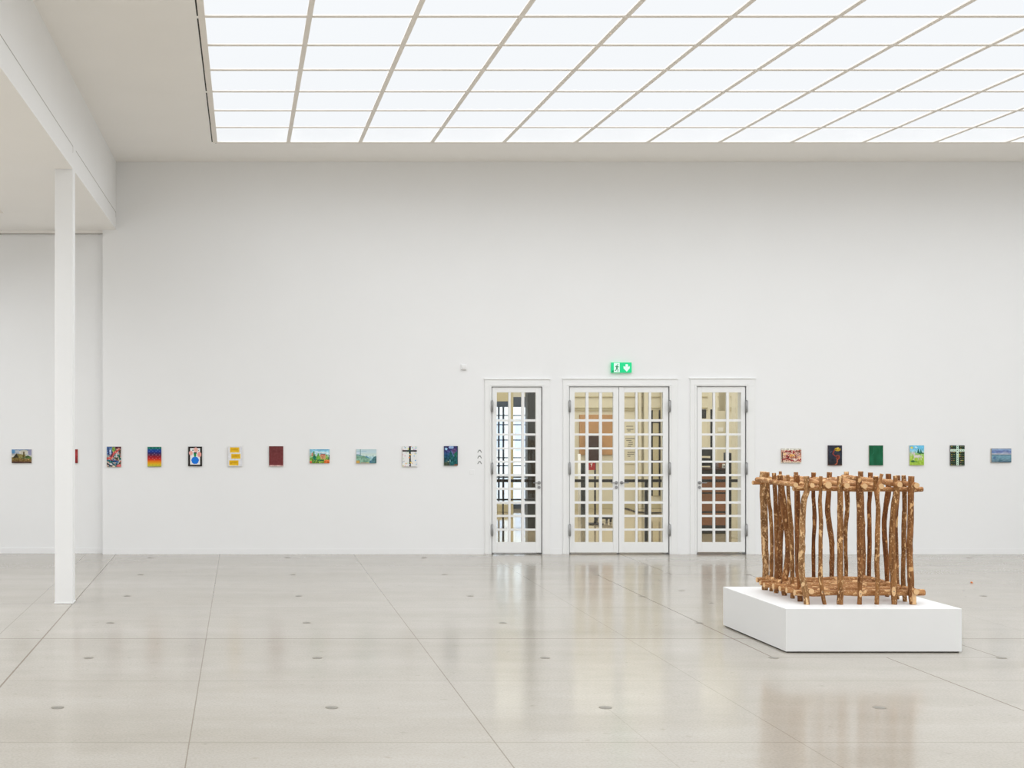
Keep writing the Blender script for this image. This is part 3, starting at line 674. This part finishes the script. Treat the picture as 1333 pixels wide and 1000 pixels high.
a.mixn([(150, 190, 60), (190, 200, 70), (60, 140, 70), (30, 110, 64), (210, 190, 80)], 9, 5, 3, .72, 1, .2).rect(0, .82, .12, 1, (206, 100, 70)).ell(.9, .9, .18, .16, (216, 110, 50)).ell(.55, .8, .16, .05, (20, 106, 64)).noise(50, 14, 12, 2, .25, 1)
painting(403.2, 429.0, 585.0, 603.2, a, 'bright garden landscape with a pink house under blue sky')
# 9 hazy valley
a = Art(True).grad((0, (190, 210, 214)), (.2, (196, 218, 224)), (.4, (206, 222, 212)), (.6, (168, 206, 214)), (.8, (150, 190, 200)), (1, (150, 180, 180)))
a.line([(0, .17), (.5, .13)], .03, (160, 194, 206)).ell(.1, .27, .12, .07, (204, 218, 232)).poly([(0, .36), (.15, .38), (.3, .46), (.5, .50), (.7, .68), (.68, 1), (0, 1)], (128, 170, 146)).poly([(.0, .35), (.2, .40), (.35, .49), (0, .44)], (96, 144, 160)).poly([(.4, .5), (.55, .5), (.7, .68), (.62, .66)], (84, 146, 174))
a.poly([(.64, 1), (.72, .82), (.8, .66), (.88, .52), (1, .5), (1, 1)], (84, 130, 136)).ell(.72, .88, .06, .08, (66, 112, 140)).ell(.96, .8, .04, .2, (60, 100, 100)).noise(34, 12, 8, 5, .38, 1)
a.rect(.0, .80, .16, 1, (204, 164, 84)).rect(.19, 0, .225, .42, (112, 150, 156)).rect(.2, .6, .23, 1, (160, 200, 180)).line([(.25, .96), (.62, .97)], .04, (170, 160, 140)).rect(.5, .95, .62, 1, (208, 196, 130))
painting(463.8, 490.0, 585.0, 603.2, a, 'pale hazy valley landscape with a thin vertical pole')
# 10 cross with confetti
a = Art(False).rect(0, 0, 1, 1, (234, 234, 232)); rr = random.Random(5)
for _ in range(34):
    a.ell(rr.random(), rr.random(), .045, .03, rr.choice([(226, 214, 130), (232, 190, 200), (170, 200, 226), (200, 222, 196), (214, 196, 230), (236, 196, 150), (190, 196, 190)]))
a.line([(.52, 0), (.53, .98)], .13, (26, 30, 26)).line([(0, .225), (.97, .225)], .11, (24, 28, 28)).ell(.4, .13, .05, .04, (232, 226, 130)).ell(.5, .02, .05, .04, (96, 70, 110)).ell(.55, .41, .08, .03, (236, 200, 110)).ell(.48, .56, .06, .035, (234, 160, 96)).ell(.58, .81, .05, .035, (240, 214, 110)).ell(.50, .92, .03, .03, (190, 170, 200)).ell(.52, .22, .04, .03, (20, 96, 90)).ell(.15, .22, .06, .02, (60, 10, 16)).ell(.9, .70, .05, .035, (110, 170, 216)).ell(.18, .07, .05, .03, (150, 186, 206)).ell(.86, .16, .05, .03, (214, 186, 232)).ell(.25, .85, .05, .03, (232, 190, 130))
painting(524.0, 542.6, 581.0, 607.4, a, 'white canvas with a black cross and coloured confetti dots')
# 11 night
a = Art(False).grad((0, (46, 44, 96)), (.25, (60, 58, 120)), (.45, (20, 76, 116)), (.62, (10, 70, 92)), (.8, (30, 70, 76)), (1, (54, 60, 54)))
a.poly([(.45, 1), (.4, .4), (.5, .15), (.6, .4), (1, .25), (1, 1)], (14, 88, 90)).poly([(.5, .2), (.95, .1), (.75, .45)], (98, 72, 118)).ell(.85, .45, .12, .12, (28, 104, 84)).ell(.52, .06, .18, .08, (150, 176, 216)).ell(.15, .14, .09, .07, (156, 200, 226)).line([(.5, .22), (.72, .52)], .06, (96, 110, 168)).line([(.98, 0), (.98, 1)], .08, (10, 60, 74))
a.ell(.43, .75, .05, .08, (110, 150, 160)).ell(.3, .8, .04, .035, (186, 196, 160)).ell(.15, .92, .2, .09, (66, 78, 60)).ell(.85, .97, .15, .04, (126, 72, 44)).noise(44, 9, 10, 4)
painting(578.1, 596.0, 580.9, 606.2, a, 'dark blue night painting with a pale moon, left of chevrons', edge=M['charcoal'])
# 12 red tangle
a = Art(True).mixn([(150, 44, 50), (200, 130, 110), (222, 178, 150), (226, 206, 190), (120, 34, 40), (206, 150, 120)], 9, 10, 11)
a.mixn([(214, 212, 200), (222, 216, 204), (190, 186, 170)], 8, 8, 2, 0, .12).mixn([(214, 202, 180), (226, 206, 180), (196, 170, 150)], 8, 8, 3, .92, 1)
a.line([(.05, .3), (.05, .9)], .06, (90, 66, 50)).line([(.2, .2), (.45, .22), (.5, .3)], .05, (140, 30, 44)).line([(.05, .8), (.3, .68), (.5, .85), (.85, .82)], .05, (140, 34, 44)).ell(.16, .4, .07, .09, (234, 196, 140)).ell(.5, .48, .1, .1, (222, 160, 90)).ell(.63, .47, .05, .08, (240, 190, 110)).line([(.42, .6), (.75, .6)], .04, (160, 80, 40)).ell(.34, .62, .05, .08, (110, 44, 36)).line([(.75, .22), (.95, .24)], .05, (110, 80, 56)).ell(.7, .8, .1, .05, (236, 214, 200)).ell(.88, .62, .07, .1, (230, 180, 140)).noise(70, 16, 14, 3)
painting(1017.2, 1043.2, 584.0, 602.5, a, 'busy red and pink landscape format painting behind the stick cage')
# 13 dark creature
a = Art(False).grad((0, (42, 44, 56)), (.5, (40, 46, 60)), (1, (34, 32, 34))).noise(18, 7, 8, 8)
a.line([(.6, .22), (.48, .2), (.4, .32), (.34, .42), (.5, .52), (.62, .56)], .08, (140, 58, 50)).ell(.68, .20, .22, .09, (196, 160, 40)).ell(.55, .22, .07, .02, (70, 60, 20)).ell(.76, .16, .05, .03, (44, 34, 20)).ell(.70, .14, .08, .04, (228, 198, 66)).line([(.62, .5), (.78, .5), (.8, .64), (.7, .7), (.6, .64)], .07, (160, 72, 54)).ell(.68, .6, .08, .07, (108, 40, 26)).line([(.66, .72), (.64, .9), (.5, .96)], .07, (180, 92, 62)).line([(.15, .35), (.25, .3)], .05, (84, 80, 104)).rect(0, .96, 1, 1, (92, 54, 40))
painting(1078.1, 1096.2, 580.0, 606.0, a, 'dark canvas with a yellow headed, long necked red creature', edge=M['darkbrown'])
# 14 green
a = Art(False).rect(0, 0, 1, 1, (12, 96, 62)).noise(16, 4, 3, 9).line([(.35, .1), (.36, .35), (.2, .48)], .03, (30, 118, 82)).line([(.75, .1), (.72, .9)], .03, (22, 106, 70))
painting(1131.4, 1149.7, 580.0, 606.0, a, 'plain dark green canvas right of the dark creature painting')
# 15 horse
a = Art(False).grad((0, (96, 190, 230)), (.2, (120, 200, 230)), (.34, (176, 214, 220)), (.42, (150, 196, 110)), (.6, (170, 200, 84)), (.85, (158, 196, 66)), (1, (170, 196, 80)))
a.ell(.15, .11, .09, .06, (228, 220, 110)).ell(.45, .10, .10, .04, (190, 222, 236)).poly([(.52, .38), (.60, .14), (.70, .38)], (28, 110, 100)).poly([(.70, .36), (.77, .18), (.86, .36)], (34, 120, 110)).poly([(.35, .36), (.4, .28), (.46, .36)], (60, 150, 140)).ell(.8, .4, .2, .03, (50, 110, 60)).ell(.1, .45, .1, .09, (176, 196, 140))
a.ell(.55, .55, .25, .075, (214, 208, 200)).poly([(.18, .36), (.32, .34), (.42, .52), (.34, .64), (.26, .48)], (216, 208, 204)).ell(.22, .39, .10, .04, (206, 196, 196)).line([(.33, .6), (.28, .72)], .05, (210, 204, 196)).line([(.6, .6), (.62, .74)], .05, (190, 184, 170)).line([(.76, .58), (.82, .74)], .05, (216, 210, 196)).line([(.8, .52), (.88, .6)], .04, (226, 222, 210))
a.ell(.22, .80, .16, .05, (70, 120, 70)).ell(.45, .82, .14, .02, (80, 130, 70)).noise(30, 12, 10, 12)
painting(1184.2, 1203.0, 580.0, 605.8, a, 'painting of a white horse on a sunny green meadow')
# 16 green plaid with white cross
a = Art(False).rect(0, 0, 1, 1, (20, 46, 34)); rr = random.Random(9)
for j in range(10):
    for i in range(6):
        u = .10+i*.158; v = .05+j*.1
        a.ell(u, v, .035, .022, rr.choice([(120, 130, 90), (150, 150, 110), (90, 110, 70), (180, 160, 60), (60, 110, 80), (150, 110, 90)]))
a.rect(.43, 0, .57, 1, (206, 232, 214)).rect(0, .20, 1, .31, (214, 236, 218))
for u in (.1, .24, .38, .5, .64, .77, .91): a.ell(u, .255, .03, .02, (60, 90, 70))
for v in (.06, .15, .4, .53, .64, .75, .86, .95): a.ell(.5, v, .03, .02, (90, 130, 120))
a.ell(.64, .45, .04, .03, (206, 196, 50)).ell(.64, .55, .04, .03, (190, 180, 50)).ell(.8, .75, .04, .025, (196, 176, 90))
painting(1237.3, 1255.8, 580.0, 606.0, a, 'black and green spotted canvas crossed by white bands', edge=M['darkbrown'])
# 17 seascape
a = Art(True).grad((0, (130, 138, 150)), (.08, (150, 176, 212)), (.2, (116, 140, 182)), (.33, (132, 142, 182)), (.4, (176, 178, 186)), (.45, (100, 130, 150)), (.55, (116, 160, 176)), (.75, (110, 148, 164)), (.92, (100, 130, 146)), (1, (110, 118, 118)))
a.ell(.5, .2, .5, .06, (108, 126, 176)).ell(.7, .27, .15, .04, (164, 172, 196)).ell(.12, .28, .12, .05, (110, 138, 186)).line([(0, .385), (1, .40)], .03, (190, 192, 194)).line([(.5, .46), (1, .46)], .03, (74, 106, 130)).ell(.17, .68, .08, .1, (92, 126, 160)).line([(.4, .84), (.56, .83)], .04, (60, 108, 124)).line([(.4, .95), (.95, .95)], .05, (66, 92, 108)).rect(0, 0, .04, 1, (150, 148, 144)).noise(26, 8, 16, 14)
painting(1290.2, 1316.6, 584.0, 602.2, a, 'grey blue seascape, rightmost painting on the end wall')

# ------------------------------------------------------------------ plinth
def FP(px, py, z):                      # point on the horizontal plane z seen at (px, py)
    d = (CH - z)*F/(py-VY); return (PX(px, d), d)
PH = 0.42
px0, px1 = PX(1022.9, 12.78), PX(1252.2, 12.78)
pb = 14.36
tl = (PX(941.2, pb), pb)
o = MB(); ang = math.atan2(tl[0]-px0, pb-12.78)
W_ = px1-px0
bmv = [(px0, 12.78), (px1, 12.78), (px1+(tl[0]-px0), pb), tl]
def prism(mb, base, z0, z1):
    A = [mb.bm.verts.new((x, y, z0)) for x, y in base]; B = [mb.bm.verts.new((x, y, z1)) for x, y in base]; n = len(base)
    mb.bm.faces.new(A[::-1]); mb.bm.faces.new(B)
    for i in range(n): mb.bm.faces.new((A[i], A[(i+1) % n], B[(i+1) % n], B[i]))
    return mb
pl = empty('plinth', ((px0+px1)/2, 13.5, 0)); tag(pl, 'low white square plinth carrying the stick cage', 'plinth')
prism(MB(), bmv, .012, PH).build('body', M['plinth'], pl, bevel=.003)
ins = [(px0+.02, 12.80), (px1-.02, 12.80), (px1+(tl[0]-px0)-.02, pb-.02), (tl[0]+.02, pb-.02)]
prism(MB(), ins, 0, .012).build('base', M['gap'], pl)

# ------------------------------------------------------------------ stick cage
def catmull(pts, sub):
    out = []
    P = [pts[0]] + pts + [pts[-1]]
    for i in range(1, len(P)-2):
        p0, p1, p2, p3 = P[i-1], P[i], P[i+1], P[i+2]
        for s in range(sub):
            t = s/sub
            out.append(tuple(.5*((2*b)+(-a+c)*t+(2*a-5*b+4*c-d)*t*t+(-a+3*b-3*c+d)*t**3) for a, b, c, d in zip(p0, p1, p2, p3)))
    out.append(tuple(pts[-1])); return out
def stick(name, pts, mats, parent, seed, n=14, sub=7, lump=.14, up=None):
    """pts: (x, y, z, radius)"""
    pp = catmull([tuple(map(float, p)) for p in pts], sub); bm = bmesh.new(); rings = []
    rs = random.Random(seed); knots = [(rs.random(), rs.uniform(0, 2*PI), rs.uniform(.10, .26)) for _ in range(5)]
    N = len(pp)
    for i, p in enumerate(pp):
        c = Vector(p[:3]); d = (Vector(pp[min(i+1, N-1)][:3]) - Vector(pp[max(i-1, 0)][:3])).normalized()
        ref = Vector((0, 1, 0)) if abs(d.y) < .8 else Vector((0, 0, 1))
        a = d.cross(ref).normalized(); b = d.cross(a); ring = []
        for k in range(n):
            t = 2*PI*k/n; u = i/(N-1)
            r = p[3]*(1 + lump*noise.noise(Vector((math.cos(t)*1.3+seed*3.3, math.sin(t)*1.3, u*9))) + .05*noise.noise(Vector((math.cos(t)*3+seed, math.sin(t)*3, u*40))))
            for ku, kt, ka in knots:
                dt = math.cos(t-kt); r += p[3]*ka*math.exp(-((u-ku)/.018)**2)*max(0, dt)**2
            ring.append(bm.verts.new(c + (a*math.cos(t)+b*math.sin(t))*r))
        rings.append(ring)
    for A, B in zip(rings, rings[1:]):
        for k in range(n):
            f = bm.faces.new((A[k], A[(k+1) % n], B[(k+1) % n], B[k])); f.smooth = True
    for v in bm.verts: v.co.z = max(v.co.z, PH+.0005)
    for R, rev in ((rings[0], True), (rings[-1], False)):
        f = bm.faces.new(R[::-1] if rev else R); f.material_index = 1
    bmesh.ops.recalc_face_normals(bm, faces=bm.faces)
    me = bpy.data.meshes.new(name); bm.to_mesh(me); bm.free(); me.materials.append(mats); me.materials.append(M['cut'])
    o = bpy.data.objects.new(name, me); COL.objects.link(o); o.parent = parent; o.location = tuple(-v for v in parent.location)
    return o
cage = empty('stick_cage', (6.0, 13.6, PH)); tag(cage, 'brown cage of rough peeled branches standing on the white plinth', 'sculpture')
ZK = 1286/270.0                          # the detail crop these outlines were traced in: x = 960 + u/ZK, y = 590 + v/ZK
def post(d, path, mi, seed, name='post'):
    """path: (u, v, width) down the post; its foot stands on the plinth"""
    pts = []; sc = d/F
    for u, v, wd in path:
        pts.append([PX(960+u/ZK, d), d, PZ(590+v/ZK, d), wd/ZK/2*sc])
    rs = random.Random(seed)
    for k, p in enumerate(pts[1:-1]): p[1] += rs.uniform(-.010, .010)
    dz = PH - pts[-1][2]
    pts[-1][2] = PH
    return stick(name, pts[::-1], WOOD[mi], cage, seed)
YF, YB = 13.06, 14.16
D0 = YF
posts = [
 (YF,    [(428,143,32),(430,230,34),(412,300,34),(405,420,36),(400,540,36),(397,680,37),(402,770,37),(420,860,36),(430,935,36)], 2),
 (YF,    [(517,143,20),(515,230,20),(513,300,22),(518,420,25),(514,540,24),(512,680,24),(515,780,26),(525,860,24),(540,935,24)], 0),
 (YF,    [(635,143,32),(635,300,33),(638,450,36),(637,600,36),(640,760,36),(637,850,36),(635,935,38)], 0),
 (YF,    [(748,143,30),(752,250,38),(760,360,40),(763,500,40),(764,620,38),(760,740,34),(757,860,26),(757,935,28)], 1),
 (YF,    [(858,143,28),(862,220,28),(868,340,26),(871,450,28),(866,560,30),(867,680,30),(866,800,28),(864,935,26)], 0),
 (YF,    [(976,140,24),(985,230,34),(974,320,38),(960,450,36),(958,600,38),(965,750,38),(972,860,36),(972,935,34)], 0),
 (YF,    [(1078,143,36),(1075,300,36),(1075,450,36),(1070,600,36),(1072,760,38),(1080,860,38),(1088,935,44)], 1),
 (13.27, [(366,137,36),(370,250,32),(373,400,32),(376,550,28),(380,750,28),(388,920,32)], 3),
 (13.47, [(312,135,20),(317,250,22),(328,400,26),(336,550,28),(340,750,26),(341,906,26)], 0),
 (13.68, [(264,135,28),(276,230,38),(290,350,44),(308,480,36),(316,600,34),(303,720,36),(288,800,36),(290,890,30)], 1),
 (13.86, [(226,123,24),(232,250,26),(241,400,28),(247,550,34),(248,700,36),(244,800,32),(240,877,26)], 1),
 (14.00, [(187,118,22),(193,250,22),(205,400,22),(211,550,22),(213,700,24),(210,863,24)], 0),
 (14.11, [(160,115,40),(162,250,44),(168,400,44),(172,550,40),(172,700,38),(170,852,36)], 2),
 (YB,    [(266,113,18),(264,300,22),(266,500,26),(262,700,30),(262,845,26)], 1),
 (YB,    [(363,118,26),(366,300,26),(370,500,24),(372,700,24),(374,845,24)], 1),
 (YB,    [(471,120,26),(471,250,22),(477,400,24),(470,550,22),(472,700,22),(472,845,22)], 3),
 (YB,    [(571,118,30),(566,250,32),(560,350,32),(572,450,32),(582,560,30),(583,700,28),(582,845,26)], 1),
 (YB,    [(675,115,28),(677,250,28),(679,350,26),(672,450,24),(668,600,22),(672,700,22),(672,845,22)], 0),
 (YB,    [(763,113,30),(766,250,34),(770,400,34),(776,550,34),(777,700,30),(775,845,28)], 1),
 (14.02, [(824,120,28),(822,250,26),(815,350,24),(817,550,24),(817,700,24),(816,855,24)], 3),
 (13.60, [(936,128,32),(932,230,34),(918,330,32),(909,420,28),(915,550,30),(924,700,28),(928,884,24)], 3),
 (13.42, [(996,138,24),(988,250,28),(980,400,26),(982,600,26),(990,750,26),(992,897,22)], 1),
 (13.25, [(1029,138,26),(1036,230,28),(1037,350,26),(1033,480,28),(1029,620,26),(1028,760,26),(1038,920,26)], 0),
]
for i, (d, path, mi) in enumerate(posts): post(d, path, mi, 11+i)
# forked limb joining two left posts, and the split branch at the front
stick('branch', [(PX(960+290/ZK, 13.72), 13.72, PZ(590+430/ZK, 13.72), .020), (PX(960+272/ZK, 13.78), 13.78, PZ(590+480/ZK, 13.78), .024), (PX(960+264/ZK, 13.83), 13.83, PZ(590+600/ZK, 13.83), .026), (PX(960+262/ZK, 13.84), 13.84, PZ(590+720/ZK, 13.84), .028), (PX(960+258/ZK, 13.85), 13.85, PZ(590+800/ZK, 13.85), .022)], WOOD[1], cage, 77)
o = stick('split_branch', [(PX(960+u/ZK, YF-.05), YF-.05, PZ(590+v/ZK, YF-.05), w_/ZK/2*YF/F) for u, v, w_ in ((893,128,20),(886,170,22),(878,210,20),(868,250,22),(872,290,14),(879,318,4))], WOODP[2], cage, 78)
o['label'] = 'pale peeled leaning splinter'
# pale notches with a screw where the front posts are fixed to the rail
for u, v, rw, rh in ((528, 862, 6, 14), (632, 862, 5, 9), (764, 872, 9, 22), (868, 862, 6, 14), (971, 858, 11, 30), (634, 203, 4, 8), (1086, 205, 6, 12)):
    y0 = YF - (.030 if u not in (528, 868) else .022); P = lambda a: (PX(960+(u+rw*math.cos(a))/ZK, y0), PZ(590+(v+rh*math.sin(a))/ZK, y0))
    nt_ = MB().plate([P(2*PI*k/14) for k in range(14)], y0, y0+.014).build('notch', M['cut'], cage)
    sc_ = MB().cyl((PX(960+u/ZK, y0), y0+.002, PZ(590+v/ZK, y0)), (PX(960+u/ZK, y0), y0-.003, PZ(590+v/ZK, y0)), .005, 10).build('screw', M['darksteel'])
    sc_.parent = nt_
y0 = YF - .036
o = MB().plate([(PX(960+a/ZK, y0), max(PH+.001, PZ(590+b/ZK, y0))) for a, b in ((1084, 830), (1100, 848), (1110, 880), (1110, 940), (1088, 940), (1086, 880))], y0, y0+.02).build('split_face', M['cut'], cage, bevel=.004)
o['label'] = 'pale freshly cut face at the foot of the corner post'
# rails along X: front and back at the top
def Xlog(name, d, x0, x1, z0, z1, r, seed, m=None):
    rs = random.Random(seed); pts = []
    for k in range(7):
        t = k/6; pts.append((x0+(x1-x0)*t, d+rs.uniform(-.008, .008), z0+(z1-z0)*t+rs.uniform(-.006, .006), r*rs.uniform(.88, 1.1)))
    return stick(name, pts, m or WOODP[0], cage, seed)
Xlog('top_rail', 13.12, PX(1032.6, 13.12), PX(1200.7, 13.12), 1.548, 1.534, .024, 101)
Xlog('top_rail', 14.10, PX(979.4, 14.10), PX(1131, 14.10), 1.545, 1.545, .023, 102)
# roof logs along Y, their cut ends looking out over the front rail
for i, (px, py, r) in enumerate(((1036, 631.5, .026), (1057.5, 632, .026), (1078.6, 631.5, .030), (1102.6, 632.5, .029), (1125.8, 633, .026), (1147.5, 633.3, .027), (1171.5, 631, .029), (1193.5, 632.2, .026))):
    x = PX(px, 12.99); z = PZ(py, 12.99); rs = random.Random(200+i); pts = []
    for k in range(7):
        t = k/6; pts.append((x+rs.uniform(-.01, .01) if k else x, 12.99+(0.97 if i == 0 else 1.22)*t, z+.008*t+(rs.uniform(-.008, .008) if k else 0), r*rs.uniform(.9, 1.12)))
    stick('roof_log', pts, WOODP[1], cage, 210+i)
# floor logs along X
for i, (d, x0, x1, z, r) in enumerate(((13.13, 5.38, 6.645, .520, .029), (13.29, 5.37, 6.57, .525, .030), (13.41, 5.345, 6.55, .523, .028), (13.585, 5.35, 6.57, .528, .028), (13.72, 5.31, 6.55, .522, .027), (13.87, 5.33, 6.56, .526, .027), (14.08, 5.375, 6.62, .530, .027))):
    Xlog('floor_log', d, x0, x1, z, z+.004, r, 301+i)
for x, d0, d1 in ((5.50, 13.03, 14.15), (6.505, 12.99, 14.15)):
    rs = random.Random(int(x*100)); stick('side_log', [(x+rs.uniform(-.006, .006), d0+(d1-d0)*k/5, .550+rs.uniform(-.004, .004), .027) for k in range(6)], WOODP[1], cage, int(x*90))

# ------------------------------------------------------------------ round covers let into the floor
DXS = [-1.443, .685, 2.81, 4.937, 7.06, 9.17, 11.30]
rows = [('nearest', 10.44, (0, 1, 2, 3), .050), ('second nearest', 12.52, (0, 1, 2, 3, 4), .045), ('third nearest', 14.57, (0, 1, 2, 3), .043),
        ('third farthest', 16.66, (0, 1, 2, 3, 5), .043), ('second farthest', 18.80, (0, 1, 2, 3, 4), .044), ('farthest', 20.93, (0, 1, 2, 6), .044)]
ordn = ['first', 'second', 'third', 'fourth', 'fifth']
proto = None
def cover(x, y, r, label, group):
    global proto
    if proto is None:
        c = empty('floor_cover', (0, 0, 0))
        MB().cyl((0, 0, -.01), (0, 0, .0012), .045, 28).build('rim', M['discring'], c)
        MB().cyl((0, 0, -.01), (0, 0, .0018), .040, 28).cyl((0, 0, 0), (0, 0, .003), .006, 10).build('lid', M['disc'], c)
        proto = c
    else:
        c = proto.copy(); COL.objects.link(c)
        for ch in list(proto.children): k = ch.copy(); COL.objects.link(k); k.parent = c
    c.location = (x, y, 0); c.scale = (r/.045, r/.045, 1)
    return tag(c, label, 'floor cover', group)
for nm, y, idx, r in rows:
    for k, i in enumerate(idx):
        cover(DXS[i], y, r, '%s round grey floor cover from the left in the row %s the camera' % (ordn[k], nm if nm != 'farthest' else 'farthest from') if 'farthest' not in nm or nm == 'farthest'
              else '%s round grey floor cover from the left in the %s row' % (ordn[k], nm), 'round floor covers')
for x, y, lb in ((6.30, 18.2, 'small grey floor cover nearest the right glazed door'), (5.63, 18.2, 'small grey floor cover in front of the double door'), (5.59, 17.15, 'pale floor cover between duct line and right door'), (5.59+.0, 16.07, 'small floor cover just left and beyond the plinth corner')):
    cover(x, y, .036, lb, 'round floor covers')
o = MB().cyl((PX(1264.6, 17.9), 17.9, 0), (PX(1264.6, 17.9)+.01, 17.9, .014), .018, 7, .010).build('orange_scrap', M['orange'])
tag(o, 'tiny orange scrap lying on the floor right of the plinth', 'scrap')
